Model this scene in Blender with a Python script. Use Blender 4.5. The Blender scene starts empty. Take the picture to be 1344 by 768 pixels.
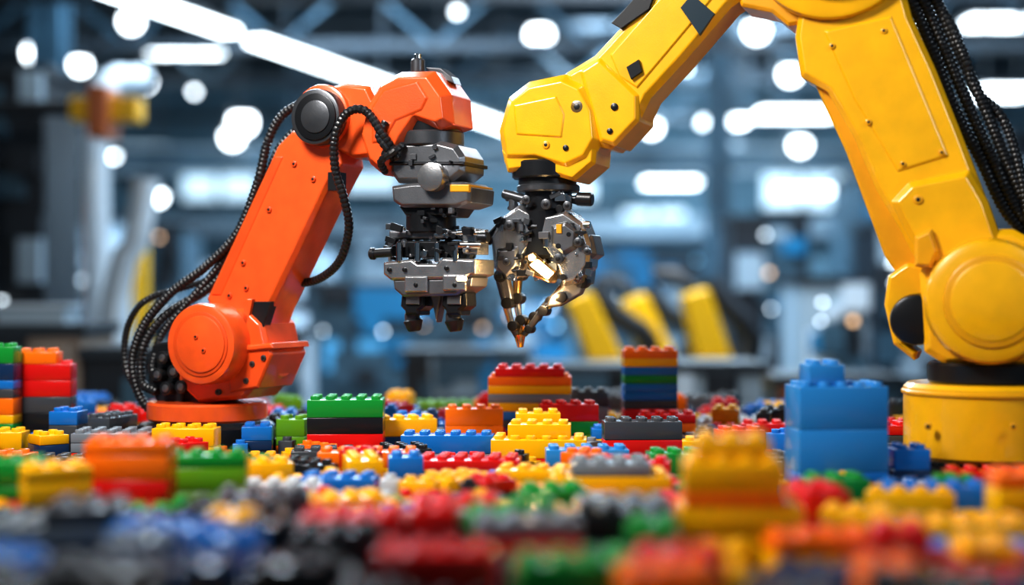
import bpy, bmesh, math, random
from mathutils import Vector, Matrix
scene = bpy.context.scene
scene.view_settings.view_transform = 'Standard'
try: scene.view_settings.look = 'None'
except Exception: pass
scene.view_settings.exposure = 0.14
scene.view_settings.gamma = 0.86

CAM_Z, CAM_D, F = 2.2, 20.0, 2000.0

# ------------------------------------------------------------------ materials
MATS = {}
def mat(name, col, rough=0.4, metal=0.0, coat=0.0, bump=0.0, bscale=60, var=0.0, emis=None, es=0.0, vscale=3, spec=0.5):
    if name in MATS: return MATS[name]
    m = bpy.data.materials.new(name); m.use_nodes = True
    nt = m.node_tree; b = nt.nodes['Principled BSDF']
    b.inputs['Base Color'].default_value = (*col, 1)
    b.inputs['Roughness'].default_value = rough
    b.inputs['Metallic'].default_value = metal
    b.inputs['Coat Weight'].default_value = coat
    b.inputs['Coat Roughness'].default_value = 0.08
    b.inputs['Specular IOR Level'].default_value = spec
    if emis:
        b.inputs['Emission Color'].default_value = (*emis, 1)
        b.inputs['Emission Strength'].default_value = es
    tc = nt.nodes.new('ShaderNodeTexCoord')
    if bump > 0:
        n = nt.nodes.new('ShaderNodeTexNoise'); n.inputs['Scale'].default_value = bscale
        bp = nt.nodes.new('ShaderNodeBump'); bp.inputs['Strength'].default_value = bump; bp.inputs['Distance'].default_value = 0.01
        nt.links.new(tc.outputs['Object'], n.inputs['Vector'])
        nt.links.new(n.outputs['Fac'], bp.inputs['Height'])
        nt.links.new(bp.outputs['Normal'], b.inputs['Normal'])
    if var > 0:
        n = nt.nodes.new('ShaderNodeTexNoise'); n.inputs['Scale'].default_value = vscale; n.inputs['Detail'].default_value = 6
        r = nt.nodes.new('ShaderNodeValToRGB')
        r.color_ramp.elements[0].position = 0.3; r.color_ramp.elements[1].position = 0.7
        r.color_ramp.elements[0].color = (*[c*(1-var) for c in col], 1)
        r.color_ramp.elements[1].color = (*[min(1, c*(1+var)) for c in col], 1)
        nt.links.new(tc.outputs['Object'], n.inputs['Vector'])
        nt.links.new(n.outputs['Fac'], r.inputs['Fac']); nt.links.new(r.outputs['Color'], b.inputs['Base Color'])
    MATS[name] = m
    return m

ORANGE = mat('orange_paint', (0.86, 0.115, 0.018), 0.32, 0, 0.7, 0.2, 70, 0.10)
ORANGE_D = mat('orange_paint_cap', (0.76, 0.09, 0.012), 0.38, 0, 0.5, 0.2, 70, 0.10)
YEL = mat('yellow_paint', (0.88, 0.46, 0.004), 0.30, 0, 0.7, 0.15, 70, 0.07)
YEL_D = mat('yellow_paint_cap', (0.78, 0.37, 0.003), 0.36, 0, 0.5, 0.15, 70, 0.07)
BLK = mat('black_rubber', (0.012, 0.013, 0.015), 0.34, 0, 0, 0.1, 80)
BLKM = mat('black_anodised', (0.028, 0.030, 0.034), 0.3, 0.6, 0, 0.1, 80)
GREY = mat('grey_cast_metal', (0.24, 0.245, 0.26), 0.32, 0.8, 0, 0.2, 70, 0.2)
LGREY = mat('light_cast_metal', (0.46, 0.46, 0.47), 0.27, 0.85, 0, 0.2, 70, 0.25)
DGREY = mat('dark_grey_metal', (0.10, 0.105, 0.115), 0.33, 0.7, 0, 0.15, 70, 0.15)
STEEL = mat('bright_steel', (0.7, 0.7, 0.7), 0.18, 1.0)
BRASS = mat('warm_brass', (0.82, 0.5, 0.2), 0.22, 1.0)
ACC = mat('amber_accent', (0.75, 0.38, 0.02), 0.35)
LABEL = mat('dark_label', (0.012, 0.03, 0.045), 0.3)
LED = mat('led_warm', (1, 0.85, 0.5), 0.4, emis=(1.0, 0.74, 0.36), es=60)

# ------------------------------------------------------------------ helpers
def finish(me, mats, name, parent=None, bev=0.0, seg=2, ang=32):
    for m in mats: me.materials.append(m)
    for p in me.polygons: p.use_smooth = True
    me.set_sharp_from_angle(angle=math.radians(ang))
    ob = bpy.data.objects.new(name, me); scene.collection.objects.link(ob)
    if parent: ob.parent = parent
    if bev > 0:
        b = ob.modifiers.new('bev', 'BEVEL'); b.width = bev; b.segments = seg
        b.limit_method = 'ANGLE'; b.angle_limit = math.radians(25); b.harden_normals = True
    return ob

def bm_obj(bm, mats, name, parent=None, bev=0.0, seg=2):
    bmesh.ops.recalc_face_normals(bm, faces=bm.faces[:])
    me = bpy.data.meshes.new(name); bm.to_mesh(me); bm.free()
    return finish(me, mats, name, parent, bev, seg)

def offset_poly(pts, a):
    n = len(pts); area = sum(pts[i][0]*pts[(i+1)%n][1]-pts[(i+1)%n][0]*pts[i][1] for i in range(n))
    s = 1 if area > 0 else -1
    out = []
    for i in range(n):
        p0, p1, p2 = Vector(pts[i-1]), Vector(pts[i]), Vector(pts[(i+1) % n])
        d1 = (p1-p0).normalized(); d2 = (p2-p1).normalized()
        n1 = Vector((-d1.y, d1.x))*s; n2 = Vector((-d2.y, d2.x))*s
        b = n1+n2
        if b.length < 1e-4: b = n1
        b.normalize(); k = a/max(0.45, b.dot(n1))
        out.append((p1.x+b.x*k, p1.y+b.y*k))
    return out

def catmull(pts, step):
    P = [Vector(p) for p in pts]; P = [P[0]*2-P[1]]+P+[P[-1]*2-P[-2]]
    res = []
    for i in range(1, len(P)-2):
        a, b, c, d = P[i-1:i+3]
        n = max(2, int((c-b).length/step))
        for k in range(n):
            t = k/n
            res.append(0.5*((2*b)+(-a+c)*t+(2*a-5*b+4*c-d)*t*t+(-a+3*b-3*c+d)*t**3))
    res.append(P[-2]); return res

def tube_mesh(name, pts, r, mats, parent=None, ridged=True, step=0.02, sides=10):
    path = catmull(pts, step); bm = bmesh.new(); rings = []
    up = Vector((0, 1, 0.01))
    for i, p in enumerate(path):
        t = (path[min(i+1, len(path)-1)]-path[max(i-1, 0)]).normalized()
        x = t.cross(up)
        if x.length < 1e-3: x = t.cross(Vector((1, 0, 0)))
        x.normalize(); y = t.cross(x)
        rr = r*(1.0 if (i % 3) else 0.82) if ridged else r
        rings.append([bm.verts.new(p+(x*math.cos(2*math.pi*k/sides)+y*math.sin(2*math.pi*k/sides))*rr) for k in range(sides)])
    for a, b in zip(rings[:-1], rings[1:]):
        for k in range(sides): bm.faces.new((a[k], a[(k+1) % sides], b[(k+1) % sides], b[k]))
    bm.faces.new(rings[0]); bm.faces.new(rings[-1][::-1])
    return bm_obj(bm, mats, name, parent)

class Rig:
    """a machine modelled in its own vertical plane; survey measurements are converted to local metres"""
    def __init__(s, name, x0, y0, th):
        s.x0, s.y0, s.c, s.s = x0, y0, math.cos(th), math.sin(th)
        s.e = bpy.data.objects.new(name, None); scene.collection.objects.link(s.e)
        s.e.location = (x0, y0, 0); s.e.rotation_euler = (0, 0, th); s.e.empty_display_size = 0.3
        s.n = 0
    def sc(s, px, w=0):
        u, z = s.p(px, 384, w); return (CAM_D+s.y0+u*s.s+w*s.c)/F
    def p(s, px, py, w=0):
        k = (px-672)/F
        u = (k*(CAM_D+s.y0+w*s.c)-s.x0+w*s.s)/(s.c-k*s.s)
        d = CAM_D+s.y0+u*s.s+w*s.c
        return (u, CAM_Z+(384-py)/F*d)
    def poly(s, name, pts, w0, w1, m, ch=0.04, inset=0.04, bev=0.012):
        L = [s.p(a, b, w0) for a, b in pts]; I = offset_poly(L, inset) if inset > 0 else L
        bm = bmesh.new()
        rings = []
        layers = [(w0, I), (w0+ch, L), (w1-ch, L), (w1, I)] if ch > 0 else [(w0, L), (w1, L)]
        for w, P in layers: rings.append([bm.verts.new((u, w, z)) for u, z in P])
        n = len(L)
        for a, b in zip(rings[:-1], rings[1:]):
            for k in range(n): bm.faces.new((a[k], a[(k+1) % n], b[(k+1) % n], b[k]))
        bm.faces.new(rings[0]); bm.faces.new(rings[-1][::-1])
        return bm_obj(bm, [m], name, s.e, bev)
    def rect(s, name, x0, y0, x1, y1, w0, w1, m, ch=0.02, inset=0.02, bev=0.008):
        return s.poly(name, [(x0, y0), (x1, y0), (x1, y1), (x0, y1)], w0, w1, m, ch, inset, bev)
    def lathe(s, name, c, axis, prof, m, seg=56, bev=0.006):
        axis = Vector(axis).normalized(); t = Vector((0, 0, 1)) if abs(axis.z) < 0.9 else Vector((1, 0, 0))
        x = axis.cross(t).normalized(); y = axis.cross(x)
        bm = bmesh.new(); rings = []
        for r, d in prof:
            rings.append([bm.verts.new(Vector(c)+axis*d+(x*math.cos(2*math.pi*k/seg)+y*math.sin(2*math.pi*k/seg))*r) for k in range(seg)])
        for a, b in zip(rings[:-1], rings[1:]):
            for k in range(seg): bm.faces.new((a[k], a[(k+1) % seg], b[(k+1) % seg], b[k]))
        bm.faces.new(rings[0]); bm.faces.new(rings[-1][::-1])
        return bm_obj(bm, [m], name, s.e, bev)
    def disc(s, name, px, py, rpx, w0, w1, m, ch=0.02, seg=56):
        u, z = s.p(px, py, w0); r = rpx*s.sc(px, w0); ch = min(ch, r*0.3)
        return s.lathe(name, (u, w0, z), (0, 1, 0), [(r-ch, 0), (r-ch*0.3, ch*0.3), (r, ch), (r, w1-w0)], m, seg, 0)
    def drum(s, name, x0, x1, y0, y1, w, m, ch=0.02, to_table=False, seg=56):
        u0, z1 = s.p(x0, y0, w); u1, z0 = s.p(x1, y1, w)
        if to_table: z0 = 0
        r = (u1-u0)/2*0.985; ch = min(ch, (z1-z0)*0.3, r*0.3)
        return s.lathe(name, ((u0+u1)/2, w, z0), (0, 0, 1), [(r-ch, 0), (r, ch), (r, z1-z0-ch), (r-ch, z1-z0)], m, seg, 0)
    def rod(s, name, a, b, rpx, m, seg=16, r2=None):
        A = Vector((s.p(a[0], a[1], a[2])[0], a[2], s.p(a[0], a[1], a[2])[1]))
        B = Vector((s.p(b[0], b[1], b[2])[0], b[2], s.p(b[0], b[1], b[2])[1]))
        r = rpx*s.sc(a[0]); rb = (r2*s.sc(a[0])) if r2 else r; L = (B-A).length
        return s.lathe(name, A, B-A, [(r*0.8, 0), (r, r*0.2), (rb, L-rb*0.2), (rb*0.8, L)], m, seg, 0)
    def bolt(s, px, py, w, r=4, m=None):
        s.n += 1
        s.disc('bolt_%d' % s.n, px, py, r, w-0.02, w+0.03, m or DGREY, 0.008, 16)
        s.disc('bolt_socket_%d' % s.n, px, py, r*0.5, w-0.024, w, BLK, 0.002, 6)
    def cable(s, name, pts, rpx, m=None, ridged=True):
        P = []
        for a, b, w in pts:
            u, z = s.p(a, b, w); P.append((u, w, z))
        return tube_mesh(name, P, rpx*s.sc(pts[0][0]), [m or BLK], s.e, ridged)
    def greeble(s, name, x0, y0, x1, y1, w0, w1, n, mats, seed, smin=3, smax=12):
        rnd = random.Random(seed); bm = bmesh.new()
        for i in range(n):
            px, py, w = rnd.uniform(x0, x1), rnd.uniform(y0, y1), rnd.uniform(w0, w1)
            u, z = s.p(px, py, w); k = s.sc(px)
            a, b, c = [rnd.uniform(smin, smax)*k for _ in range(3)]
            mi = rnd.randrange(len(mats)); M = Matrix.Translation((u, w, z))
            if rnd.random() < 0.5:
                M = M @ Matrix.Rotation(rnd.choice([0, 0, 0.3, -0.4]), 4, 'Y') @ Matrix.Diagonal((a*1.5, b, c, 1))
                r = bmesh.ops.create_cube(bm, size=1, matrix=M)
            else:
                ax = rnd.choice(['X', 'Y', 'Y', None])
                if ax: M = M @ Matrix.Rotation(math.pi/2, 4, ax)
                if ax == 'Y' and rnd.random() < 0.6: M = Matrix.Translation((u, w, z)) @ Matrix.Rotation(math.pi/2, 4, 'X')
                r = bmesh.ops.create_cone(bm, cap_ends=True, segments=14, radius1=a*0.5, radius2=a*0.5, depth=b*1.4, matrix=M)
            fs = set()
            for v in r['verts']: fs.update(v.link_faces)
            for f in fs: f.material_index = mi
        return bm_obj(bm, mats, name, s.e, 0.004, 1)

# ================================================================== ORANGE ROBOT
o = Rig('orange_robot_arm', -1.02, -0.2, math.radians(-23.4))
o.drum('base_flange', 198, 348, 552, 590, 0.0, BLKM, 0.03, True)
o.drum('base_collar', 207, 340, 524, 553, 0.0, ORANGE, 0.03)
o.poly('shoulder_housing', [(250, 424), (278, 404), (322, 404), (343, 424), (352, 468), (336, 503), (318, 524), (258, 530), (232, 505), (230, 450)], -0.42, 0.50, ORANGE, 0.08, 0.05, 0.02)
o.poly('shoulder_rib', [(300, 462), (352, 452), (357, 466), (338, 510), (300, 516)], -0.46, 0.44, ORANGE_D, 0.03, 0.03)
o.poly('shoulder_shelf', [(296, 455), (356, 450), (358, 458), (296, 464)], -0.50, 0.46, ORANGE, 0.02, 0.02)
o.disc('shoulder_cap', 262, 452, 54, -0.80, -0.30, ORANGE, 0.07)
o.disc('shoulder_cap_ring', 262, 452, 43, -0.82, -0.78, ORANGE_D, 0.02)
o.disc('shoulder_cap_hub', 262, 452, 38, -0.845, -0.80, ORANGE, 0.03)
for a in range(2): o.bolt(256+10*a, 442+18*a, -0.845, 3.5, ORANGE_D)
for a, b in [(330, 478), (345, 470), (285, 515), (322, 500)]: o.bolt(a, b, -0.46, 4)
o.rod('shoulder_side_cap', (345, 470, 0.05), (372, 470, 0.05), 34, ORANGE, 40, 30)
# lower arm
o.poly('lower_arm', [(268, 392), (362, 190), (384, 168), (440, 180), (446, 215), (430, 245), (354, 404), (340, 442), (290, 440)], -0.36, 0.36, ORANGE, 0.07, 0.06, 0.02)
o.poly('lower_arm_spine', [(276, 388), (360, 205), (372, 205), (290, 388)], -0.375, -0.3, ORANGE_D, 0.02, 0.012)
o.poly('arm_slot', [(330, 396), (356, 396), (342, 440), (320, 440)], -0.375, -0.2, BLK, 0.01, 0.01, 0)
o.poly('arm_slot_lip', [(322, 392), (332, 392), (322, 442), (312, 442)], -0.42, -0.2, ORANGE, 0.02, 0.01)
o.rect('arm_label', 430, 226, 446, 250, -0.372, -0.2, BLK, 0.005, 0.004, 0)
for a, b in [(318, 345), (300, 388), (385, 215), (352, 275), (410, 235), (322, 378)]: o.bolt(a, b, -0.365, 4, ORANGE_D)
# elbow
o.disc('elbow_barrel', 420, 152, 42, -0.40, 0.45, ORANGE, 0.04)
o.disc('elbow_cap_rim', 413, 153, 37, -0.58, -0.38, DGREY, 0.03)
o.disc('elbow_cap_ring', 413, 153, 31, -0.605, -0.5, BLKM, 0.01)
o.disc('elbow_cap_face', 413, 153, 22, -0.625, -0.5, DGREY, 0.02)
o.poly('elbow_link', [(420, 116), (452, 108), (482, 112), (500, 150), (490, 205), (462, 208), (430, 192)], -0.34, 0.40, ORANGE, 0.07, 0.05, 0.02)
# head shell
o.poly('wrist_head', [(474, 138), (494, 106), (520, 92), (564, 91), (586, 122), (590, 162), (570, 170), (545, 162), (530, 184), (519, 208), (497, 230), (478, 214), (466, 178)], -0.46, 0.42, ORANGE, 0.16, 0.10, 0.02)
o.poly('wrist_head_plate', [(486, 140), (502, 116), (548, 104), (563, 128), (554, 146), (520, 160), (504, 188), (486, 190)], -0.48, -0.42, ORANGE_D, 0.03, 0.04)
o.bolt(505, 202, -0.46, 6, BLKM); o.bolt(566, 112, -0.40, 4, ORANGE_D)
o.drum('head_valve', 540, 557, 78, 96, 0.0, DGREY, 0.02); o.drum('head_valve_tip', 544, 553, 71, 80, 0.0, STEEL, 0.01)
o.poly('head_rail', [(558, 88), (578, 89), (592, 100), (596, 110), (570, 100)], -0.12, 0.12, DGREY, 0.01, 0.01)
# tool changer and gripper
o.drum('tool_neck', 534, 602, 160, 184, 0.0, BLKM)
o.drum('tool_neck_ring', 528, 606, 176, 192, 0.0, DGREY)
o.poly('tool_body', [(512, 200), (528, 186), (575, 184), (598, 190), (608, 205), (608, 226), (590, 240), (520, 240), (510, 226)], -0.38, 0.32, GREY, 0.07, 0.06)
o.poly('tool_body_band', [(510, 212), (609, 212), (609, 217), (510, 217)], -0.40, 0.34, BLKM, 0.02, 0.02)
o.disc('tool_pivot', 564, 232, 19, -0.56, -0.3, LGREY, 0.02, 40)
o.poly('tool_ledge', [(512, 244), (540, 240), (606, 238), (618, 246), (616, 266), (598, 272), (526, 272), (514, 264)], -0.42, 0.36, GREY, 0.05, 0.04)
o.rect('tool_accent', 590, 242, 616, 252, -0.43, 0.3, ACC, 0.01, 0.01)
o.poly('tool_skirt', [(522, 270), (600, 270), (590, 284), (532, 284)], -0.3, 0.3, BLKM, 0.03, 0.02)
o.drum('tool_spindle', 536, 596, 280, 306, 0.0, BLKM)
o.rect('tool_yoke', 510, 303, 612, 314, -0.22, 0.22, GREY)
o.rect('tool_yoke_lower', 520, 316, 604, 338, -0.26, 0.24, BLKM)
o.greeble('tool_mechanism', 510, 296, 622, 342, -0.36, 0.25, 110, [BLKM, DGREY, GREY, STEEL, BLK, LGREY], 4, 3, 11)
o.greeble('tool_mechanism_upper', 526, 192, 600, 292, -0.40, -0.30, 30, [BLKM, DGREY, GREY], 9, 3, 8)
o.rod('side_knob', (488, 333, -0.2), (516, 331, -0.2), 6, BLK); o.rod('side_knob_cap', (486, 333, -0.2), (493, 333, -0.2), 8, BLK)
o.rod('side_shaft', (600, 306, -0.25), (638, 306, -0.25), 4, STEEL); o.rod('side_shaft_cap', (628, 312, -0.25), (641, 312, -0.25), 8, BLKM)
o.rod('side_shaft_low', (600, 322, -0.3), (632, 322, -0.3), 5, STEEL)
o.rect('side_clamp', 606, 300, 626, 334, -0.28, 0.1, LGREY, 0.02, 0.02)
for i, x in enumerate((524, 548, 574, 598)): o.rod('link_pin_%d' % i, (x, 318, -0.34), (x, 344, -0.34), 4, STEEL)
o.poly('gripper_block', [(502, 344), (540, 340), (548, 346), (572, 346), (580, 338), (622, 340), (622, 360), (608, 366), (512, 368), (502, 360)], -0.36, 0.30, LGREY, 0.03, 0.03)
o.poly('gripper_carriage', [(514, 366), (618, 364), (616, 376), (598, 388), (528, 390), (516, 380)], -0.32, 0.26, GREY, 0.04, 0.03)
o.rect('gripper_plate', 530, 362, 560, 384, -0.38, -0.3, LGREY); o.rect('gripper_plate_r', 580, 360, 610, 382, -0.38, -0.3, LGREY)
o.rod('indicator', (600, 366, -0.39), (612, 366, -0.39), 3, mat('led_soft', (1, .8, .5), .4, emis=(1, .75, .45), es=6))
for a, b in [(510, 354), (530, 354), (585, 352), (545, 374), (596, 374)]: o.bolt(a, b, -0.375, 3, BLKM)
for nm, x in (('left', 0), ('right', 54)):
    o.poly('finger_%s' % nm, [(526+x, 384), (556+x, 384), (557+x, 402), (549+x, 408), (549+x, 414), (530+x, 414), (530+x, 408), (524+x, 402)], -0.22, 0.16, BLKM, 0.04, 0.03)
    o.rod('fingertip_%s' % nm, (541+x, 410, -0.05), (541+x, 422, -0.05), 10, DGREY, 24); o.rod('fingertip_pad_%s' % nm, (542+x, 419, -0.05), (544+x, 435, -0.05), 13, BLK, 24, 9)
    o.rect('finger_insert_%s' % nm, 532+x, 388, 550+x, 400, -0.25, -0.2, GREY, 0.01, 0.01)
o.poly('finger_middle', [(562, 386), (580, 386), (576, 404), (572, 424), (568, 404)], -0.1, 0.1, GREY, 0.02, 0.02)
# connector panel
o.poly('connector_block', [(200, 452), (236, 446), (240, 530), (206, 532), (192, 500)], -0.30, 0.35, BLKM, 0.04, 0.03)
for i, (a, b) in enumerate([(212, 470), (232, 462), (205, 492), (226, 488), (216, 510), (236, 508)]):
    o.disc('connector_%d' % i, a, b, 9, -0.46, -0.25, BLK, 0.02, 24); o.disc('connector_core_%d' % i, a, b, 5, -0.48, -0.4, GREY, 0.01, 16)
# cables
o.cable('cable_outer', [(404, 132, 0.25), (372, 150, 0.2), (352, 185, 0.15), (338, 240, 0.1), (312, 305, 0.1), (270, 350, 0.0), (224, 385, -0.1), (190, 425, -0.2), (174, 475, -0.25), (186, 525, -0.25), (215, 552, -0.2)], 6.5)
o.cable('cable_mid', [(398, 160, 0.3), (366, 195, 0.28), (350, 235, 0.2), (322, 300, 0.2), (285, 352, 0.1), (240, 405, 0.0), (212, 440, -0.1), (200, 480, -0.35), (206, 500, -0.4)], 5.5)
o.cable('cable_inner', [(380, 200, 0.3), (345, 262, 0.3), (318, 325, 0.25), (274, 378, 0.1), (222, 410, 0.0), (190, 450, -0.2), (186, 500, -0.3), (206, 515, -0.35)], 6.5)
o.cable('cable_low', [(300, 360, 0.3), (240, 378, 0.2), (190, 395, 0.0), (166, 435, 0.0), (168, 490, 0.0), (205, 548, 0.0)], 4.5)
o.cable('cable_loop', [(522, 208, -0.4), (502, 176, -0.56), (480, 146, -0.58), (456, 148, -0.62), (440, 178, -0.62), (440, 222, -0.55), (452, 262, -0.45), (458, 300, -0.3), (446, 342, -0.1), (418, 366, 0.1), (380, 374, 0.3)], 6)
o.cable('cable_head', [(520, 212, -0.3), (508, 196, -0.52), (497, 178, -0.56), (506, 160, -0.50)], 5)
o.cable('cable_wrist', [(506, 226, -0.3), (500, 212, -0.5), (515, 200, -0.54), (530, 190, -0.4)], 5)

# ================================================================== YELLOW ROBOT
y = Rig('yellow_robot_arm', 0.4, 0.0, math.radians(-19))
y.drum('base_ring', 1194, 1392, 602, 640, 0.0, BLKM, 0.03, True)
y.drum('base_drum', 1184, 1402, 500, 604, 0.0, YEL, 0.05)
y.drum('base_drum_lip', 1181, 1405, 508, 520, 0.0, YEL_D, 0.03)
y.drum('base_neck', 1216, 1370, 474, 504, 0.0, BLKM, 0.03)
for i, xx in enumerate((1218, 1330)): y.bolt(xx, 560, -1.04 if i else -0.9, 5, YEL_D)
y.poly('shoulder_housing', [(1222, 318), (1250, 300), (1330, 300), (1385, 330), (1400, 400), (1378, 465), (1340, 482), (1240, 480), (1212, 462), (1206, 360)], -0.50, 0.55, YEL, 0.1, 0.08, 0.02)
y.disc('shoulder_cap', 1298, 396, 84, -0.92, -0.45, YEL, 0.14)
y.disc('shoulder_cap_ring', 1302, 396, 62, -0.95, -0.9, YEL_D, 0.03)
y.disc('shoulder_cap_face', 1302, 396, 54, -0.97, -0.9, YEL, 0.04)
y.disc('joint_inner', 1202, 420, 34, -0.42, 0.4, BLKM, 0.06)
y.poly('fork', [(1165, 362), (1190, 345), (1232, 350), (1236, 385), (1196, 392), (1188, 450), (1205, 462), (1200, 474), (1172, 452), (1160, 400)], -0.30, 0.5, YEL, 0.05, 0.04, 0.02)
y.poly('lower_arm', [(1042, 48), (1052, -20), (1180, -40), (1196, 20), (1228, 90), (1262, 175), (1298, 270), (1312, 330), (1262, 352), (1206, 350), (1180, 300), (1150, 250), (1120, 180), (1085, 120), (1050, 100)], -0.42, 0.42, YEL, 0.08, 0.07, 0.02)
y.poly('lower_arm_cuff', [(1168, 264), (1192, 238), (1272, 222), (1296, 262), (1316, 320), (1290, 345), (1222, 352), (1204, 330), (1186, 300)], -0.56, 0.50, YEL, 0.10, 0.08, 0.02)
y.poly('lower_arm_rail', [(1046, 60), (1090, 80), (1190, 250), (1210, 355), (1186, 372), (1160, 335), (1110, 200)], -0.2, 0.5, YEL_D, 0.04, 0.03)
y.poly('lower_arm_panel', [(1080, 40), (1170, 20), (1246, 205), (1178, 226), (1120, 130)], -0.445, -0.38, YEL, 0.02, 0.03)
y.poly('cuff_boss', [(1200, 310), (1222, 300), (1232, 330), (1222, 352), (1200, 350)], -0.66, -0.4, YEL_D, 0.04, 0.04)
for a, b in [(1092, 60), (1160, 40), (1185, 215), (1236, 200), (1140, 160)]: y.bolt(a, b, -0.445, 4, YEL_D)
y.bolt(1205, 262, -0.56, 6, YEL_D); y.bolt(1228, 372, -0.56, 9, BLKM)
y.disc('elbow_barrel', 1092, -92, 116, -0.55, 0.55, YEL, 0.06)
y.disc('elbow_cap', 1092, -92, 84, -0.7, -0.5, YEL_D, 0.05)
y.poly('upper_arm', [(738, 96), (778, 72), (848, -4), (905, -80), (985, -150), (1090, -180), (1110, -60), (1035, -30), (985, -10), (958, 8), (898, 78), (852, 128), (836, 162), (800, 196), (770, 190)], -0.36, 0.40, YEL, 0.09, 0.08, 0.02)
y.poly('upper_arm_panel', [(800, 72), (868, -6), (940, -8), (880, 64), (836, 116), (812, 100)], -0.385, -0.33, YEL, 0.02, 0.02)
y.poly('wrist_collar', [(758, 92), (786, 74), (838, 124), (838, 158), (806, 192), (786, 186)], -0.42, 0.46, YEL, 0.06, 0.05, 0.02)
y.poly('arm_label', [(893, 10), (908, -8), (938, 18), (918, 46)], -0.40, -0.3, LABEL, 0.004, 0.004, 0)
y.poly('arm_tag', [(802, 30), (836, -6), (858, -4), (852, 12), (815, 38)], -0.41, -0.3, BLK, 0.01, 0.01, 0)
y.poly('arm_window', [(822, 88), (838, 78), (842, 94), (828, 104)], -0.44, -0.3, BLKM, 0.004, 0.004, 0)
y.poly('elbow_flange', [(960, -30), (972, 8), (1012, 16), (1034, 34), (1060, 30), (1060, -40)], -0.3, 0.5, YEL_D, 0.04, 0.04)
# head
y.poly('wrist_head', [(650, 170), (663, 126), (690, 105), (738, 95), (766, 108), (784, 142), (788, 184), (772, 212), (742, 226), (700, 214), (657, 214)], -0.46, 0.40, YEL, 0.15, 0.11, 0.02)
y.poly('wrist_head_chin', [(656, 196), (740, 204), (782, 186), (780, 214), (752, 238), (700, 222), (664, 226)], -0.40, 0.42, YEL, 0.07, 0.05)
y.poly('wrist_head_cover', [(672, 136), (730, 124), (742, 150), (738, 182), (676, 178)], -0.48, -0.42, YEL, 0.03, 0.03)
y.bolt(757, 140, -0.44, 9, GREY); y.bolt(716, 190, -0.46, 5, YEL_D); y.bolt(668, 188, -0.42, 6, YEL_D); y.bolt(742, 194, -0.46, 4, BLKM); y.bolt(806, 140, -0.42, 5, BLKM); y.bolt(800, 172, -0.42, 4, BLKM)
# tool neck
y.drum('tool_flange', 674, 764, 214, 234, 0.0, BLKM); y.drum('tool_ring', 682, 756, 232, 246, 0.0, BLK); y.drum('tool_ring_grey', 680, 760, 244, 252, 0.0, DGREY)
y.drum('tool_spindle', 690, 750, 250, 276, 0.0, BLKM)
y.rod('side_knob_stem', (740, 262, -0.1), (764, 261, -0.1), 5, BLKM); y.rod('side_knob', (757, 261, -0.1), (778, 262, -0.1), 9, BLK)
y.rod('side_knob_left', (660, 254, -0.2), (690, 262, -0.2), 6, DGREY); y.rod('side_plug_left', (655, 300, -0.2), (638, 318, -0.2), 7, BLKM)
y.greeble('tool_mechanism', 668, 246, 760, 300, -0.34, 0.25, 70, [BLKM, DGREY, BLK, GREY, STEEL], 21)
y.drum('gripper_core', 682, 752, 274, 340, 0.0, BLKM, 0.05)
# claws
def claw(tag, pts, w0, w1, m=GREY): return y.poly('claw_'+tag, pts, w0, w1, m, 0.07, 0.05)
claw('left', [(658, 284), (680, 268), (702, 280), (702, 312), (690, 334), (684, 362), (664, 368), (646, 352), (642, 312)], -0.34, 0.1, LGREY)
claw('left_plate', [(650, 326), (680, 322), (680, 350), (664, 368), (648, 352)], -0.40, -0.2, GREY)
claw('right', [(712, 282), (740, 276), (764, 292), (774, 320), (772, 350), (756, 372), (738, 376), (730, 352), (714, 330), (706, 306)], -0.36, 0.16, LGREY)
claw('right_plate', [(722, 296), (742, 290), (758, 302), (756, 326), (738, 336), (722, 322)], -0.42, -0.3, GREY)
claw('right_outer', [(752, 306), (776, 308), (782, 334), (772, 342), (768, 372), (750, 378), (744, 352)], -0.28, 0.22, GREY)
claw('rear', [(680, 280), (740, 280), (748, 330), (730, 366), (700, 366), (684, 330)], 0.12, 0.4, DGREY)
y.rect('claw_marker', 730, 294, 737, 306, -0.44, -0.38, ACC, 0.004, 0.004)
y.greeble('claw_detail', 650, 282, 774, 366, -0.40, -0.22, 80, [BLKM, DGREY, GREY, STEEL, BLK, BLKM], 33, 3, 10)
for a, b, r in [(690, 262, 6), (716, 268, 7), (744, 270, 6), (668, 296, 7), (758, 318, 6), (732, 340, 7), (770, 330, 5), (664, 344, 5)]: y.bolt(a, b, -0.42, r, DGREY)
# lamp
y.poly('lamp_housing', [(686, 337), (700, 330), (728, 356), (721, 372), (699, 363)], -0.40, -0.1, BRASS, 0.02, 0.02)
y.poly('lamp_lens', [(695, 348), (704, 341), (725, 358), (717, 366)], -0.46, -0.38, LED, 0.01, 0.01)
y.disc('claw_glint', 697, 338, 4, -0.44, -0.38, LED, 0.01, 16)  # glowing disc imitating a glint on the claws, no second lamp
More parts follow.
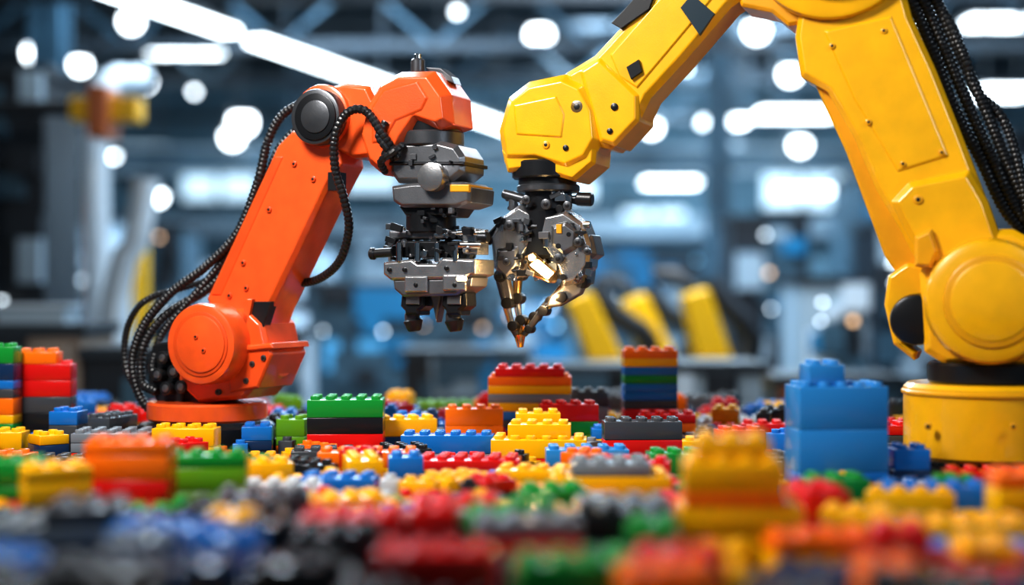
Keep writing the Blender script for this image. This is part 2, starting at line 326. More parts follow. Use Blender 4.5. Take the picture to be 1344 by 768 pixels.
# fingers
def finger(tag, chain, m=DGREY):
    for i, (a, b, r) in enumerate(zip(chain[:-1], chain[1:], (7, 5.5, 5, 4))):
        y.rod('finger_%s_%d' % (tag, i), a, b, r, m if i % 2 == 0 else STEEL, 16, r*0.75)
        y.disc('finger_%s_knuckle_%d' % (tag, i), a[0], a[1], r+2, a[2]-0.09, a[2]+0.09, BLKM, 0.01, 20)
finger('left', [(656, 362, -0.15), (664, 398, -0.18), (672, 428, -0.15), (680, 444, -0.1)])
finger('left_inner', [(680, 360, 0.0), (678, 392, -0.05), (682, 420, -0.05), (684, 442, -0.05)], BRASS)
finger('right', [(762, 370, -0.15), (736, 390, -0.2), (712, 408, -0.15), (688, 440, -0.1)])
finger('right_inner', [(744, 374, 0.05), (722, 396, 0.0), (700, 416, 0.0), (688, 436, -0.05)], BRASS)
y.poly('finger_blade_left', [(650, 362), (666, 362), (672, 392), (664, 404), (656, 390)], -0.22, -0.08, GREY, 0.02, 0.02)
y.poly('finger_blade_right', [(770, 366), (750, 366), (722, 388), (716, 404), (734, 402), (762, 386)], -0.24, -0.08, GREY, 0.02, 0.02)
y.rod('tip', (682, 438, -0.08), (683, 456, -0.08), 8, BRASS, 20, 4)
y.disc('tip_ball', 693, 432, 6, -0.16, 0.0, BLKM, 0.02, 20)
# cables
for i, off in enumerate((0, 16, 33)):
    y.cable('arm_cable_%d' % i, [(1150+off, -60, 0.1), (1190+off, -10, 0.0), (1222+off, 60, 0.05), (1252+off*1.2, 140, 0.1), (1290+off, 215, 0.2), (1322+off, 280, 0.3), (1372+off, 330, 0.4)], 8)
y.cable('arm_cable_loop', [(1196, -60, 0.0), (1240, 20, 0.0), (1268, 80, 0.0), (1280, 118, 0.1), (1318, 160, 0.2), (1340, 230, 0.2), (1350, 300, 0.3)], 7)
lp = bpy.data.lights.new('gripper_lamp_glow', 'POINT'); lp.energy = 42; lp.color = (1, 0.62, 0.27); lp.shadow_soft_size = 0.05
lo = bpy.data.objects.new('gripper_lamp_light', lp); scene.collection.objects.link(lo); lo.parent = y.e
u, z = y.p(706, 386, -0.5); lo.location = (u, -0.5, z)

# ================================================================== BRICKS
PIT, BH, PH = 0.2, 0.235, 0.125
COL = {
 'red': (0.66, 0.010, 0.008), 'yellow': (0.92, 0.48, 0.004), 'orange': (0.92, 0.18, 0.006), 'blue': (0.010, 0.17, 0.54),
 'lblue': (0.03, 0.25, 0.60), 'green': (0.010, 0.28, 0.04), 'lime': (0.13, 0.34, 0.015), 'black': (0.014, 0.015, 0.018),
 'dgrey': (0.06, 0.066, 0.076), 'grey': (0.20, 0.23, 0.26), 'white': (0.55, 0.58, 0.61), 'navy': (0.010, 0.035, 0.10)}
CN = list(COL); BM = [mat('brick_'+c, COL[c], 0.22, 0, 0.0, 0.05, 30, spec=0.32) for c in CN]
_cache = {}
def brick_template(nx, ny, h, studs):
    key = (nx, ny, round(h, 3), studs)
    if key in _cache: return _cache[key]
    bm = bmesh.new()
    bmesh.ops.create_cube(bm, size=1, matrix=Matrix.Translation((0, 0, h/2)) @ Matrix.Diagonal((nx*PIT-0.006, ny*PIT-0.006, h-0.003, 1)))
    bmesh.ops.bevel(bm, geom=bm.edges[:], offset=0.009, segments=2, profile=0.5, affect='EDGES')
    if studs:
        sg = 16
        for i in range(nx):
            for j in range(ny):
                cx, cy = (i-(nx-1)/2)*PIT, (j-(ny-1)/2)*PIT
                rings = [[bm.verts.new((cx+r*math.cos(2*math.pi*k/sg), cy+r*math.sin(2*math.pi*k/sg), zz)) for k in range(sg)]
                         for r, zz in ((0.061, h-0.004), (0.061, h+0.040), (0.053, h+0.048))]
                for a, b in zip(rings[:-1], rings[1:]):
                    for k in range(sg): bm.faces.new((a[k], a[(k+1) % sg], b[(k+1) % sg], b[k]))
                bm.faces.new(rings[-1])
    bm.verts.index_update()
    V = [v.co.copy() for v in bm.verts]; Fc = [[v.index for v in f.verts] for f in bm.faces]; bm.free()
    _cache[key] = (V, Fc); return V, Fc
class BrickMesh:
    def __init__(s): s.V, s.F, s.M = [], [], []
    def add(s, x, yy, z, nx, ny, h, rot, col, studs=True):
        V, Fc = brick_template(nx, ny, h, studs); c, sn = math.cos(rot), math.sin(rot); o0 = len(s.V)
        s.V += [(x+v.x*c-v.y*sn, yy+v.x*sn+v.y*c, z+v.z) for v in V]
        s.F += [[i+o0 for i in f] for f in Fc]; s.M += [CN.index(col)]*len(Fc)
    def build(s, name):
        me = bpy.data.meshes.new(name); me.from_pydata(s.V, [], s.F)
        for m in BM: me.materials.append(m)
        me.polygons.foreach_set('material_index', s.M); me.update()
        for p in me.polygons: p.use_smooth = True
        me.set_sharp_from_angle(angle=math.radians(50))
        ob = bpy.data.objects.new(name, me); scene.collection.objects.link(ob); return ob

occupied = []   # (x, y, hx, hy, rot)
def corners(q):
    x, yy, hx, hy, r = q; c, s = math.cos(r), math.sin(r)
    return [(x+a*hx*c-b*hy*s, yy+a*hx*s+b*hy*c) for a, b in ((1, 1), (-1, 1), (-1, -1), (1, -1))]
def overlap(q1, q2):
    if (q1[0]-q2[0])**2+(q1[1]-q2[1])**2 > (math.hypot(q1[2], q1[3])+math.hypot(q2[2], q2[3]))**2: return False
    A, B = corners(q1), corners(q2)
    for r in (q1[4], q2[4]):
        for ax in ((math.cos(r), math.sin(r)), (-math.sin(r), math.cos(r))):
            pa = [p[0]*ax[0]+p[1]*ax[1] for p in A]; pb = [p[0]*ax[0]+p[1]*ax[1] for p in B]
            if max(pa) <= min(pb) or max(pb) <= min(pa): return False
    return True
def base_xy(px, d): return (px-672)*d/F, d-CAM_D

def stack(px, d, nx, ny, layers, rot=0.0):
    """layers bottom->top: (colour, height[, nx, ny, dx, dy])"""
    x, yy = base_xy(px, d)
    for tries in range(12):          # slide back / forward a little until the footprint is free
        q = (x, yy, nx*PIT/2, ny*PIT/2, rot)
        if not any(overlap(q, k) for k in occupied): break
        yy = (d-CAM_D)+(0.08*(tries//2+1))*(1 if tries % 2 else -1)
    bmx = BrickMesh(); z = 0.0; c, s = math.cos(rot), math.sin(rot)
    for i, L in enumerate(layers):
        a, b = (L[2], L[3]) if len(L) > 2 else (nx, ny)
        dx, dy = (L[4], L[5]) if len(L) > 4 else (0, 0)
        dx *= PIT; dy *= PIT
        bmx.add(x+dx*c-dy*s, yy+dx*s+dy*c, z, a, b, L[1], rot, L[0], (i == len(layers)-1) or (len(layers[i+1]) > 2))
        z += L[1]
    occupied.append(q); bmx.build('toy_brick_stack')

def cyl_occ(rig, px, r):
    u, _ = rig.p(px, 384, 0); X = rig.x0+u*rig.c; Y = rig.y0+u*rig.s; occupied.append((X, Y, r, r, 0))
cyl_occ(o, 273, 0.78); cyl_occ(y, 1293, 1.02)
P, B = PH, BH
# mid / focus stacks
stack(5, 21.5, 2, 2, [('red', B), ('green', P), ('yellow', P), ('orange', B), ('dgrey', P), ('blue', P), ('navy', B), ('green', B)])
stack(58, 21.9, 4, 2, [('black', B), ('black', B), ('dgrey', B), ('red', B), ('red', B)] + [('orange', B-.06, 3, 2, -0.5, 0)], 0.04)
stack(90, 20.6, 2, 2, [('black', B), ('dgrey', B-.05), ('blue', B-.05)], -0.1)
stack(150, 20.0, 5, 3, [('red', P), ('grey', P), ('grey', P)], 0.05)
stack(245, 19.4, 4, 2, [('black', P), ('yellow', P), ('yellow', B)], -0.05)
stack(338, 20.2, 2, 2, [('black', P), ('navy', P), ('blue', B-.05)], 0.1)
stack(386, 20.8, 2, 2, [('orange', P), ('lime', P), ('lime', B)], -0.12)
stack(455, 20.3, 5, 3, [('yellow', P), ('red', B-.02), ('black', B-.02), ('green', B)], 0.03)
stack(505, 23, 2, 2, [('dgrey', B), ('blue', B)], 0)
stack(588, 19.8, 6, 2, [('grey', P), ('blue', B)], -0.04)
stack(622, 21.2, 4, 2, [('red', P), ('orange', B), ('orange', B)], 0.06)
stack(696, 22.2, 6, 3, [('blue', B), ('dgrey', P), ('blue', P), ('yellow', P), ('grey', P), ('yellow', P), ('orange', P), ('red', P, 5, 3, 0, 0)], -0.05)
stack(746, 21.2, 4, 2, [('lime', B), ('green', B-.05), ('red', B)], 0.1)
stack(772, 23.2, 3, 2, [('black', B), ('grey', B), ('dgrey', B)], 0.0)
stack(708, 19.3, 6, 3, [('red', P), ('yellow', B), ('yellow', B-.06, 4, 2, 0.0, 0.5)], -0.06)
stack(706, 20.3, 3, 2, [('orange', B), ('orange', B), ('yellow', B-.1)], 0.0)
stack(842, 19.6, 5, 2, [('green', P), ('red', B-.04), ('dgrey', B)], 0.05)
stack(795, 20.6, 2, 2, [('yellow', B), ('blue', B-.1)], 0.0)
stack(852, 22.8, 4, 2, [('grey', B), ('red', B), ('dgrey', P), ('blue', P), ('blue', P), ('green', P), ('blue', P), ('yellow', P), ('orange', P)], 0.06)
stack(875, 21.6, 4, 2, [('black', B), ('orange', P), ('red', P)], -0.05)
stack(770, 18.4, 5, 2, [('grey', P), ('lblue', B-.04)], 0.03)
stack(885, 17.6, 3, 2, [('green', P), ('green', B)], 0.15)
stack(960, 23.5, 5, 3, [('grey', P), ('white', P)], 0)
stack(484, 18.2, 6, 2, [('yellow', P), ('orange', B-.05)], 0.04)
stack(617, 18.2, 6, 3, [('black', P), ('red', P)], -0.08)
stack(530, 19.3, 3, 3, [('black', P), ('black', P)], 0.3)
stack(1180, 19.8, 3, 2, [('grey', B), ('dgrey', P), ('red', P)], 0)
stack(970, 20.5, 3, 2, [('yellow', P), ('red', B)], 0.2)
stack(1010, 21.5, 4, 2, [('grey', B), ('red', P)], -0.1)
stack(1118, 20.8, 4, 2, [('yellow', B), ('grey', P)], -0.1)
stack(425, 18.9, 4, 2, [('dgrey', P), ('dgrey', P)], 0.1)
stack(700, 16.9, 4, 2, [('yellow', P), ('yellow', P)], -0.15)
# right foreground
stack(1097, 16.9, 5, 3, [('blue', B), ('lblue', 0.47), ('lblue', 0.47), ('lblue', B, 2, 2, -0.8, 0)], 0.1)
stack(1192, 17.0, 2, 2, [('navy', B), ('blue', B)], 0.0)
stack(970, 12.5, 5, 3, [('yellow', B), ('yellow', B), ('orange', P, 4, 3, -0.3, 0), ('yellow', B, 4, 3, -0.3, 0), ('yellow', B-.05, 3, 2, -0.3, 0)], -0.06)
stack(1225, 14.6, 5, 2, [('blue', P), ('blue', B)], -0.05)
stack(1095, 15.2, 3, 2, [('green', P), ('green', B)], 0.1)
stack(1250, 12.3, 6, 2, [('black', P), ('yellow', B)], 0.05)
stack(1330, 13.6, 2, 2, [('yellow', B), ('yellow', B), ('orange', P)], 0.05)
stack(1290, 11.3, 4, 2, [('red', B), ('yellow', P, 2, 2, 0, 0)], 0.05)
stack(1125, 12.9, 3, 2, [('yellow', P), ('yellow', B)], -0.3)
# left foreground
stack(172, 14.6, 4, 2, [('red', B), ('red', B-.05), ('orange', B), ('orange', P)], -0.05)
stack(86, 14.4, 3, 2, [('yellow', B), ('yellow', B), ('yellow', P)], 0.5)
stack(272, 15.2, 4, 2, [('lime', B), ('lime', B), ('green', P)], 0.08)
stack(18, 14.6, 3, 2, [('red', B), ('green', P), ('green', B)], 0.0)
stack(346, 16.6, 3, 2, [('orange', P), ('yellow', B)], 0.3)
stack(446, 16.2, 4, 2, [('navy', P), ('blue', P)], -0.1)
stack(725, 14.4, 3, 2, [('green', B), ('green', P)], 0.2)
stack(800, 15.5, 6, 3, [('yellow', P), ('yellow', B), ('grey', P, 4, 3, 0, 0)], 0.0)
stack(600, 13.6, 4, 2, [('red', P), ('red', B)], 0.1)
stack(465, 12.0, 4, 3, [('red', B), ('red', B)], 0.0)
stack(305, 11.9, 2, 2, [('yellow', B), ('yellow', B)], 0.0)
stack(366, 11.8, 2, 2, [('green', B), ('black', B)], 0.1)
stack(820, 12.2, 4, 2, [('dgrey', B), ('black', B)], -0.1)
stack(100, 11.9, 6, 3, [('dgrey', B), ('grey', B-.05), ('dgrey', P, 3, 3, 0.5, 0)], 0.1)
stack(226, 11.5, 4, 2, [('navy', B), ('blue', B)], -0.15)
stack(692, 11.6, 4, 2, [('grey', B), ('red', P), ('grey', P)], 0.1)
stack(568, 12.0, 3, 2, [('red', B), ('white', P)], -0.1)
stack(1075, 11.6, 4, 2, [('yellow', B), ('orange', P)], 0.15)

# scattered loose bricks
rnd = random.Random(11); pile = BrickMesh()
sizes = [(2, 2), (4, 2), (3, 2), (6, 2), (4, 2), (2, 1), (4, 1), (4, 4), (3, 3), (6, 2)]
def pickcol(yy, x):
    if yy < -6.6:
        if x < -1.3: return rnd.choice(['dgrey', 'black', 'navy', 'grey', 'dgrey', 'blue', 'black', 'dgrey', 'yellow'])
        if x < 1.2: return rnd.choice(['red', 'red', 'dgrey', 'black', 'grey', 'red', 'navy', 'black', 'orange', 'red', 'green'])
        return rnd.choice(['yellow', 'yellow', 'black', 'blue', 'orange', 'dgrey', 'red', 'yellow', 'navy'])
    if yy < -3: return rnd.choice(['red', 'yellow', 'yellow', 'orange', 'blue', 'green', 'red', 'black', 'yellow', 'red', 'dgrey', 'orange', 'yellow', 'white', 'navy'])
    return rnd.choice(['red', 'yellow', 'orange', 'blue', 'dgrey', 'grey', 'black', 'red', 'red', 'yellow', 'navy', 'lime', 'black', 'dgrey', 'blue'])
grid = {}
def cell(q): return (int(math.floor(q[0])), int(math.floor(q[1])))
for q in occupied:
    grid.setdefault(cell(q), []).append(q)
def free(q):
    cx, cy = cell(q)
    for i in range(-2, 3):
        for j in range(-2, 3):
            for k in grid.get((cx+i, cy+j), ()):
                if overlap(q, k): return False
    return True
placed = 0
for t in range(30000):
    yy = rnd.uniform(-11.3, 7.4); half = 0.37*(yy+20)+0.8
    near = yy < -6.4
    x = rnd.uniform(-half, half); a, b = rnd.choice(sizes if t < 14000 else sizes[:3]+[(2, 1), (1, 1)])
    if near and t < 14000: a, b = rnd.choice([(4, 2), (3, 2), (4, 3), (4, 2)])
    if near and t >= 14000 and a*b < 4: continue
    if rnd.random() < (0.1 if near else 0.25): a, b = b, a
    rot = rnd.choice([rnd.gauss(0, 0.15), rnd.gauss(0, 0.6), rnd.uniform(-1.5, 1.5)])
    if near: rot = rnd.gauss(0, 0.22)
    q = (x, yy, a*PIT/2, b*PIT/2, rot)
    if not free(q): continue
    grid.setdefault(cell(q), []).append(q); placed += 1
    front = -6.0 < yy < 0
    h = rnd.choice([PH, PH, BH] if front else [PH, BH, BH]); col = pickcol(yy, x)
    if near: h = BH
    two = rnd.random() < (0.2 if front else 0.45) and a*b >= 4
    pile.add(x, yy, 0, a, b, h, rot, col, True)
    if two:
        h2 = BH if near else rnd.choice([PH, BH]); a2, b2 = (a, b) if rnd.random() < (0.8 if near else 0.5) or a < 3 else (2, b)
        dx = 0 if a2 == a else rnd.choice([-1, 1])*(a-a2)/2*PIT
        pile.add(x+dx*math.cos(rot), yy+dx*math.sin(rot), h, a2, b2, h2, rot, col if near and rnd.random() < 0.75 else pickcol(yy, x), True)
print('bricks', placed)
pile.build('toy_brick_pile')

# ================================================================== TABLE + ROOM
def boxes(name, items, bev=0.0, parent=None):
    ms = []; bm = bmesh.new()
    for x0, x1, y0, y1, z0, z1, m in items:
        if m not in ms: ms.append(m)
        r = bmesh.ops.create_cube(bm, size=1, matrix=Matrix.Translation(((x0+x1)/2, (y0+y1)/2, (z0+z1)/2)) @ Matrix.Diagonal((abs(x1-x0), abs(y1-y0), abs(z1-z0), 1)))
        fs = set()
        for v in r['verts']: fs.update(v.link_faces)
        for f in fs: f.material_index = ms.index(m)
    return bm_obj(bm, ms, name, parent, bev)
TOP = mat('worktop', (0.02, 0.025, 0.032), 0.35, 0, 0, 0.1, 20, 0.3)
FRAME = mat('dark_steel_frame', (0.026, 0.036, 0.046), 0.5, 0.3)
boxes('workbench', [(-13, 13, -13, 8.5, -0.4, 0, TOP)] + [(sx*12-0.4, sx*12+0.4, yy-0.4, yy+0.4, -9, -0.4, FRAME) for sx in (-1, 1) for yy in (-12, 7.5)]
      + [(-12, 12, yy-0.2, yy+0.2, -1.4, -0.4, FRAME) for yy in (-12, 7.5)], 0.03)
FLO = mat('floor_concrete', (0.12, 0.14, 0.155), 0.35, 0, 0, 0.1, 2, 0.3)
WAL = mat('wall_panels', (0.13, 0.235, 0.30), 0.7, 0, 0, 0.1, 1, 0.5, vscale=0.1)
CEI = mat('ceiling_deck', (0.014, 0.021, 0.029), 0.8, 0, 0, 0.1, 2, 0.3)
FZ, CZ = -9, 21
boxes('floor', [(-60, 60, -32, 112, FZ-0.5, FZ, FLO)])
boxes('ceiling', [(-60, 60, -32, 112, CZ, CZ+0.5, CEI)])
boxes('wall_back', [(-60, 60, 112, 112.5, FZ, CZ, WAL)])
boxes('wall_left', [(-60.5, -60, -32, 112, FZ, CZ, WAL)])
boxes('wall_right', [(60, 60.5, -32, 112, FZ, CZ, WAL)])

def bg(px, py, d): return (px-672)*d/F, d-CAM_D, CAM_Z+(384-py)*d/F
DARK = mat('machine_dark', (0.010, 0.015, 0.022), 0.45)
MID = mat('machine_blue_grey', (0.045, 0.098, 0.14), 0.45, 0.2, var=0.4, vscale=0.5)
LIT = mat('machine_light_grey', (0.30, 0.39, 0.46), 0.45)
BEI = mat('carton_beige', (0.26, 0.21, 0.17), 0.7)
CYN = mat('machine_cyan', (0.010, 0.19, 0.38), 0.4)
WHT = mat('enamel_white', (0.58, 0.68, 0.76), 0.35)
BYE = mat('background_yellow', (0.90, 0.52, 0.005), 0.4)
BOR = mat('background_orange', (0.50, 0.14, 0.04), 0.5)
TUBE = mat('fluorescent_tube', (1, 1, 1), 0.4, emis=(0.82, 0.93, 1.0), es=10)
BULB = mat('highbay_bulb', (1, 1, 1), 0.4, emis=(0.85, 0.94, 1.0), es=12)
WARM = mat('warm_bulb', (1, 1, 1), 0.4, emis=(1, 0.7, 0.45), es=3)
WIN = mat('window_glow', (1, 1, 1), 0.4, emis=(0.55, 0.79, 0.97), es=1.25)
SCR = mat('screen_glow', (0.1, 0.3, 0.5), 0.4, emis=(0.04, 0.36, 0.68), es=0.6)
INW = mat('indicator_white', (1, 1, 1), 0.4, emis=(0.8, 0.92, 1), es=6)
INC = mat('indicator_cyan', (1, 1, 1), 0.4, emis=(0.1, 0.6, 1), es=3)
INA = mat('indicator_amber', (1, 1, 1), 0.4, emis=(1, 0.5, 0.12), es=3)

def rect_at(px0, px1, py0, py1, d, depth):
    x0, yy, z1 = bg(px0, py0, d); x1, _, z0 = bg(px1, py1, d)
    return x0, x1, yy, yy+depth, z0, z1
for i, (a, b, c, e) in enumerate([(238, 335, 222, 262), (80, 215, 190, 225), (1005, 1105, 208, 272), (700, 780, 235, 262), (380, 520, 205, 250), (1180, 1260, 290, 330), (360, 420, 280, 300), (820, 900, 275, 300)]):
    x0, x1, _, _, z0, z1 = rect_at(a, b, c, e, 131, 0)
    xm = (x0+x1)/2
    boxes('window_%d' % (i+1), [(x0, x1, 111.6, 111.9, z0, z1, WIN), (x0-0.4, x1+0.4, 111.3, 111.95, z0-0.4, z0, FRAME), (x0-0.4, x1+0.4, 111.3, 111.95, z1, z1+0.4, FRAME),
          (xm-0.15, xm+0.15, 111.3, 111.7, z0, z1, FRAME)])
# fluorescent row (runs away down the hall)
def batten(x, yy, z, L, ang, w=0.55, m=None):
    e = boxes('fluorescent_light', [(-L/2, L/2, -w/2, w/2, -0.12, 0.12, m or TUBE), (-L/2-0.2, L/2+0.2, -w/2-0.15, w/2+0.15, 0.12, 0.35, FRAME),
        (-L/3-0.05, -L/3+0.05, -0.05, 0.05, 0.35, CZ-z-0.1, FRAME), (L/3-0.05, L/3+0.05, -0.05, 0.05, 0.35, CZ-z-0.1, FRAME)])
    e.location = (x, yy, z); e.rotation_euler = (0, 0, ang)
dirx, diry = 0.293, 0.956
for d0, d1 in ((44, 58.5), (60.5, 76), (79, 94), (98, 106), (112, 127)):
    dm = (d0+d1)/2; yy = dm-20; x = -12.5+(yy-33)*0.3065
    batten(x, yy, 12.2, (d1-d0)/diry, math.atan2(diry, dirx), 0.8)
for px, py, d, L, w in ((1045, 150, 85, 4.2, 2.6), (950, 160, 90, 2.6, 2.4), (1315, 122, 80, 2.6, 2.6), (240, 66, 95, 4.4, 2.6), (1060, 250, 110, 4, 2), (880, 240, 100, 3.5, 2), (1180, 20, 80, 3, 1.2), (1310, 30, 85, 3.4, 2.0), (1000, 215, 105, 3, 2)):
    x, yy, z = bg(px, py, d); batten(x, yy, z, L, 0, w)
def highbay(px, py, d, r, m=BULB):
    x, yy, z = bg(px, py, d)
    e = bpy.data.objects.new('highbay_lamp', None); scene.collection.objects.link(e); e.location = (x, yy, z)
    bm = bmesh.new(); bmesh.ops.create_uvsphere(bm, u_segments=20, v_segments=12, radius=r); bm_obj(bm, [m], 'bulb', e)
    bm = bmesh.new(); bmesh.ops.create_cone(bm, cap_ends=False, segments=20, radius1=r*1.5, radius2=r*0.4, depth=r, matrix=Matrix.Translation((0, 0, r*0.9))); bm_obj(bm, [FRAME], 'shade', e)
    L = CZ-0.1-z-r
    bm = bmesh.new(); bmesh.ops.create_cone(bm, cap_ends=True, segments=8, radius1=0.06, radius2=0.06, depth=L, matrix=Matrix.Translation((0, 0, r+L/2))); bm_obj(bm, [FRAME], 'stem', e)
for px, py, d, r in [(47, 70, 70, 0.5), (105, 85, 75, 0.42), (172, 28, 80, 0.5), (190, 107, 80, 0.42), (708, 46, 80, 0.6), (993, 40, 75, 0.5), (1037, 97, 75, 0.46), (1050, 190, 90, 0.5), (855, 167, 85, 0.45),
                     (318, 160, 85, 0.65), (305, 180, 90, 0.55), (207, 258, 90, 0.42), (965, 205, 95, 0.6), (600, 15, 85, 0.2), (1250, 60, 90, 0.25), (20, 150, 90, 0.22), (430, 60, 90, 0.12), (900, 90, 95, 0.15), (500, 195, 95, 0.3), (640, 200, 95, 0.2), (150, 205, 90, 0.2), (255, 120, 95, 0.2)]:
    highbay(px, py, d, r)
highbay(132, 300, 80, 0.35, WARM)
def truss(yy, z, x0=-50, x1=50):
    it = [(x0, x1, yy-0.3, yy+0.3, z-0.25, z+0.25, FRAME), (x0, x1, yy-0.3, yy+0.3, z+3.2, z+3.7, FRAME)]
    ob = boxes('roof_truss', it)
    n = 26; st = (x1-x0)/n
    for i in range(n):
        a = Vector((x0+i*st, yy, z)); b = Vector((x0+(i+1)*st, yy, z+3.3))
        if i % 2: a.z, b.z = b.z, a.z
        tube_mesh('brace_%d' % i, [a, b], 0.13, [MID], ob, False, 5, 6)
for yy, z in ((38, 13.5), (56, 14.5), (76, 15.5), (96, 15.5)): truss(yy, z)
boxes('crane_girder', [(-55, 55, 72, 73, 9.6, 10.8, MID), (-55, 55, 71.8, 73.2, 10.8, 11.0, LIT), (-55, 55, 71.8, 73.2, 9.4, 9.6, LIT)])
boxes('crane_girder', [(-55, 55, 109.5, 110.5, 7.0, 8.4, LIT), (-55, 55, 109.3, 110.7, 8.4, 8.6, WHT), (-55, 55, 109.3, 110.7, 6.8, 7.0, MID)])
for px, d, w in ((392, 97, 1.1), (943, 84, 1.3), (66, 66, 1.4), (1150, 110, 1.2), (560, 125, 1.2), (735, 128, 1.0)):
    x, yy, _ = bg(px, 0, d); boxes('steel_column', [(x-w/2, x+w/2, yy-w/2, yy-w/2+0.25, FZ, CZ-0.05, MID), (x-w/2, x+w/2, yy+w/2-0.25, yy+w/2, FZ, CZ-0.05, MID), (x-0.12, x+0.12, yy-w/2, yy+w/2, FZ, CZ-0.05, MID)])
def cabinet(name, px0, px1, py0, d, depth, m, rseed=0, acc=(LIT, DARK, MID), n=12, ind=3):
    x0, _, z1 = bg(px0, py0, d); x1, _, _ = bg(px1, py0, d); yy = d-20; r = random.Random(rseed)
    it = [(x0, x1, yy, yy+depth, FZ+0.6, z1, m), (x0-0.15, x1+0.15, yy-0.15, yy+depth+0.15, z1, z1+0.25, FRAME), (x0+0.2, x0+0.7, yy, yy+depth, FZ, FZ+0.6, FRAME), (x1-0.7, x1-0.2, yy, yy+depth, FZ, FZ+0.6, FRAME)]
    zl = min(CAM_Z-4, z1-2)
    for k in range(n):
        a = r.uniform(x0, x1-0.6); w = r.uniform(0.4, (x1-x0)*0.45); zz = r.uniform(zl, z1-0.6); h = r.uniform(0.3, 1.5)
        it.append((a, min(x1, a+w), yy-r.uniform(0.1, 0.5), yy, zz, min(z1, zz+h), r.choice(acc)))
    for k in range(ind):
        a = r.uniform(x0+0.2, x1-0.4); zz = r.uniform(max(zl, 0.5), z1-0.3) if z1 > 1 else z1-0.4; s = r.uniform(0.08, 0.2)
        it.append((a, a+s, yy-0.62, yy-0.5, zz, zz+s, r.choice([INW, INW, INC, INA])))
    boxes(name, it)
cabinet('control_cabinet', -60, 58, 95, 48, 4, DARK, 1)
cabinet('control_cabinet', 196, 240, 300, 66, 4, MID, 2)
cabinet('cnc_machine', 330, 440, 330, 78, 6, MID, 3, (LIT, WHT, DARK), 16)
cabinet('press_machine', 405, 645, 378, 62, 5, MID, 4, (CYN, SCR, DARK, MID), 18, 5)
cabinet('cnc_machine', 470, 640, 300, 98, 6, LIT, 5, (LIT, WHT, MID, DARK), 18, 5)
cabinet('cnc_machine', 760, 925, 330, 90, 5, MID, 6, (LIT, DARK, LIT, CYN), 18, 5)
cabinet('control_cabinet', 960, 1062, 290, 64, 4, DARK, 7, (MID, DARK, LIT, CYN), 14, 5)
cabinet('tool_cabinet', 1052, 1140, 372, 52, 4, LIT, 8, (WHT, MID, DARK, CYN))
cabinet('control_cabinet', 1150, 1240, 300, 60, 4, DARK, 9, (MID, CYN, LIT))
cabinet('press_machine', 1120, 1420, 235, 88, 6, MID, 10, (LIT, WHT, MID, CYN), 20, 6)
cabinet('control_cabinet', 1330, 1480, 180, 55, 4, DARK, 11)
cabinet('conveyor_unit', 885, 1000, 490, 38, 3, LIT, 12, (DARK, WHT), 5, 0)
cabinet('conveyor_unit', 530, 690, 470, 46, 3, DARK, 13, (LIT, CYN, MID), 10, 0)
cabinet('test_bench', -20, 106, 440, 36, 3, BEI, 14, (BEI, DARK, BOR), 6, 0)
cabinet('test_bench', 112, 240, 470, 36, 3, DARK, 15, (MID, LIT, BEI), 8, 0)
cabinet('test_bench', 1020, 1180, 505, 42, 3, MID, 16, (LIT, DARK, BOR), 8, 0)
cabinet('press_machine', 652, 745, 395, 72, 4, DARK, 17, (MID, LIT, CYN), 14, 4)
cabinet('test_bench', 700, 860, 492, 40, 3, DARK, 18, (MID, DARK, LIT), 8, 0)
cabinet('control_cabinet', 262, 322, 345, 90, 4, WHT, 19, (MID, LIT, DARK))
cabinet('control_cabinet', 100, 160, 290, 75, 4, LIT, 20, (MID, LIT, WHT))
cabinet('tool_cabinet', 300, 400, 440, 55, 3, WHT, 22, (MID, LIT, DARK), 8, 1)
x, yy, z = bg(40, 440, 36); z += 0.26
boxes('storage_crate', [(x-0.9, x+0.7, yy+0.3, yy+1.5, z, z+0.4, LIT), (x-1, x+0.8, yy+0.25, yy+1.55, z+0.4, z+0.47, WHT)])
def pipe(name, pts, r, m): return tube_mesh(name, pts, r, [m], None, False, 1.0, 14)
def bgp(px, py, d): return Vector(bg(px, py, d))
p0 = bgp(130, 140, 50); pipe('ventilation_pipe', [Vector((p0.x, p0.y, FZ)), Vector((p0.x, p0.y, 0)), p0, p0+Vector((0.4, 4, 1.5))], 0.45, WHT)
pipe('ventilation_pipe', [bgp(192, 235, 46), bgp(178, 320, 46), bgp(150, 400, 46), Vector((*bgp(135, 450, 46)[:2], FZ))], 0.42, WHT)
g = bg(135, 140, 44); boxes('yellow_gantry', [(g[0]-1, g[0]+1, g[1], g[1]+1, g[2]-0.4, g[2]+0.3, BYE), (g[0]-0.4, g[0]+0.2, g[1]-0.3, g[1]+1.2, g[2]-0.9, g[2]+0.6, BOR), (g[0]-5, g[0]-1, g[1]+0.2, g[1]+0.8, g[2]-0.2, g[2]+0.2, DARK), (g[0]-4, g[0]-3.4, g[1]+0.2, g[1]+0.8, FZ, g[2], DARK)], 0.1)
for px, c in ((92, BOR), (182, BYE)):
    q = bgp(px, 300, 58); boxes('support_post', [(q.x-0.25, q.x+0.25, q.y, q.y+0.5, FZ, q.z+1.5, c), (q.x-0.6, q.x+0.6, q.y-0.2, q.y+0.7, q.z+1.5, q.z+1.9, DARK)])
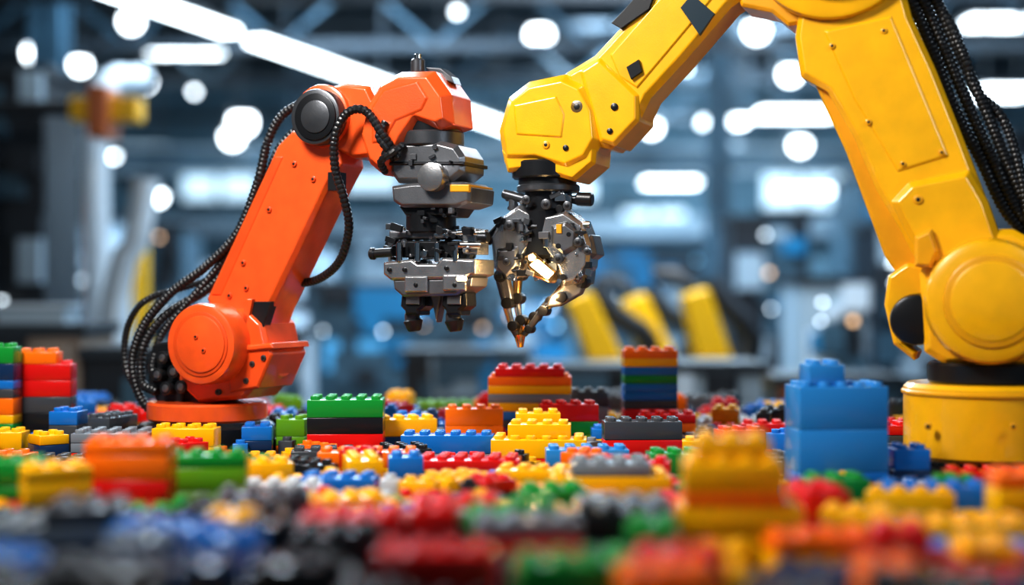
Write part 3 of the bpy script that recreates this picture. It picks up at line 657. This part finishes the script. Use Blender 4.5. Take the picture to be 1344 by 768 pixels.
# background yellow welding robots
def bot(px0, py0, px1, py1, d, wpx):
    e = bpy.data.objects.new('assembly_robot', None); scene.collection.objects.link(e)
    A, Bp = bgp(px0, py0, d), bgp(px1, py1, d); e.location = (Bp.x, Bp.y, 0); off = Vector((Bp.x, Bp.y, 0)); A -= off; Bp = Bp-off
    w = wpx*d/F; dr = (Bp-A).normalized(); nn = Vector((dr.z, 0, -dr.x))*w/2
    bm = bmesh.new(); vs = []
    for yo in (-0.6, 0.6):
        vs.append([bm.verts.new(p+Vector((0, yo, 0))) for p in (A-nn*0.8, A+nn*0.8, Bp+nn, Bp-nn)])
    bm.faces.new(vs[0]); bm.faces.new(vs[1][::-1])
    for k in range(4): bm.faces.new((vs[0][k], vs[0][(k+1) % 4], vs[1][(k+1) % 4], vs[1][k]))
    bm_obj(bm, [BYE], 'arm', e, 0.15)
    boxes('pedestal', [(Bp.x-1, Bp.x+1, -1, 1, FZ, Bp.z-0.8, DARK), (Bp.x-0.7, Bp.x+0.7, -0.8, 0.8, Bp.z-0.8, Bp.z+0.1, BYE)], 0.1, e)
    tube_mesh('hose', [A+Vector((0.5, 0.3, 0.3)), A+Vector((w*1.1, 0.2, -0.6)), Bp+Vector((w*1.1, 0.2, 1)), Bp+Vector((0.8, 0.3, -0.3))], 0.34, [DARK], e, False, 0.4, 10)
    tube_mesh('forearm', [A+Vector((0, 0.2, 0)), A+Vector((-0.5, 0.4, 0.5)), A+Vector((-1.2, 0.6, 0.5))], 0.25, [DARK], e, False, 0.4, 10)
bot(758, 388, 802, 490, 48, 46); bot(830, 390, 864, 474, 52, 44); bot(910, 382, 940, 486, 48, 46)

# ================================================================== LIGHTS
def area(name, loc, target, size, energy, col, sy=None):
    l = bpy.data.lights.new(name, 'AREA'); l.energy = energy; l.color = col; l.size = size
    if sy: l.shape = 'RECTANGLE'; l.size_y = sy
    ob = bpy.data.objects.new(name, l); scene.collection.objects.link(ob); ob.location = loc
    ob.rotation_euler = (Vector(target)-Vector(loc)).to_track_quat('-Z', 'Y').to_euler(); return ob
area('added_key_light', (-7, -8, 12), (0, 0, 1.5), 3.5, 3100, (1.0, 0.97, 0.93))  # unseen area lamp added over the bench as key light
area('added_fill_light', (10, -12, 9), (2, 0, 1.5), 4, 560, (0.8, 0.9, 1.0))  # unseen fill added to soften the right side, no ceiling fixture
area('ceiling_strip_rim', (-7, 10, 13), (0, 0, 2), 7, 2000, (0.8, 0.9, 1.0), 2)  # unseen rim light added from behind for shiny edges
area('added_rim_light_r', (8, 9, 13), (1, 0, 2), 7, 1600, (0.8, 0.9, 1.0), 2)  # matching rim light added on the right, also unseen
area('added_hall_light', (-8, 45, 20), (-8, 46, 0), 14, 22000, (0.62, 0.82, 1.0))  # added area lamp that brightens the background machines, no real bay fixture
area('added_hall_light_far', (12, 80, 20), (12, 82, 0), 16, 44000, (0.62, 0.83, 1.0))  # added to brighten the far wall and machines
area('added_hall_light_right', (22, 40, 20), (20, 45, 0), 12, 15000, (0.62, 0.82, 1.0))  # added to brighten the right of the hall
area('added_hall_light_mid', (5, 24, 18), (6, 34, 0), 8, 8500, (0.8, 0.9, 1.0))  # added to brighten the machines just behind the bench
w = bpy.data.worlds.new('world'); scene.world = w; w.use_nodes = True
w.node_tree.nodes['Background'].inputs[0].default_value = (0.30, 0.46, 0.62, 1); w.node_tree.nodes['Background'].inputs[1].default_value = 0.2

# ================================================================== CAMERA
cd = bpy.data.cameras.new('camera'); cam = bpy.data.objects.new('camera', cd); scene.collection.objects.link(cam)
cam.location = (0, -CAM_D, CAM_Z); cam.rotation_euler = (math.pi/2, 0, 0)
cd.sensor_width = 36; cd.lens = 36*F/1344; cd.clip_end = 500
cd.dof.use_dof = True; cd.dof.focus_distance = 19.5; cd.dof.aperture_fstop = (cd.lens/1000)/0.37
scene.camera = cam
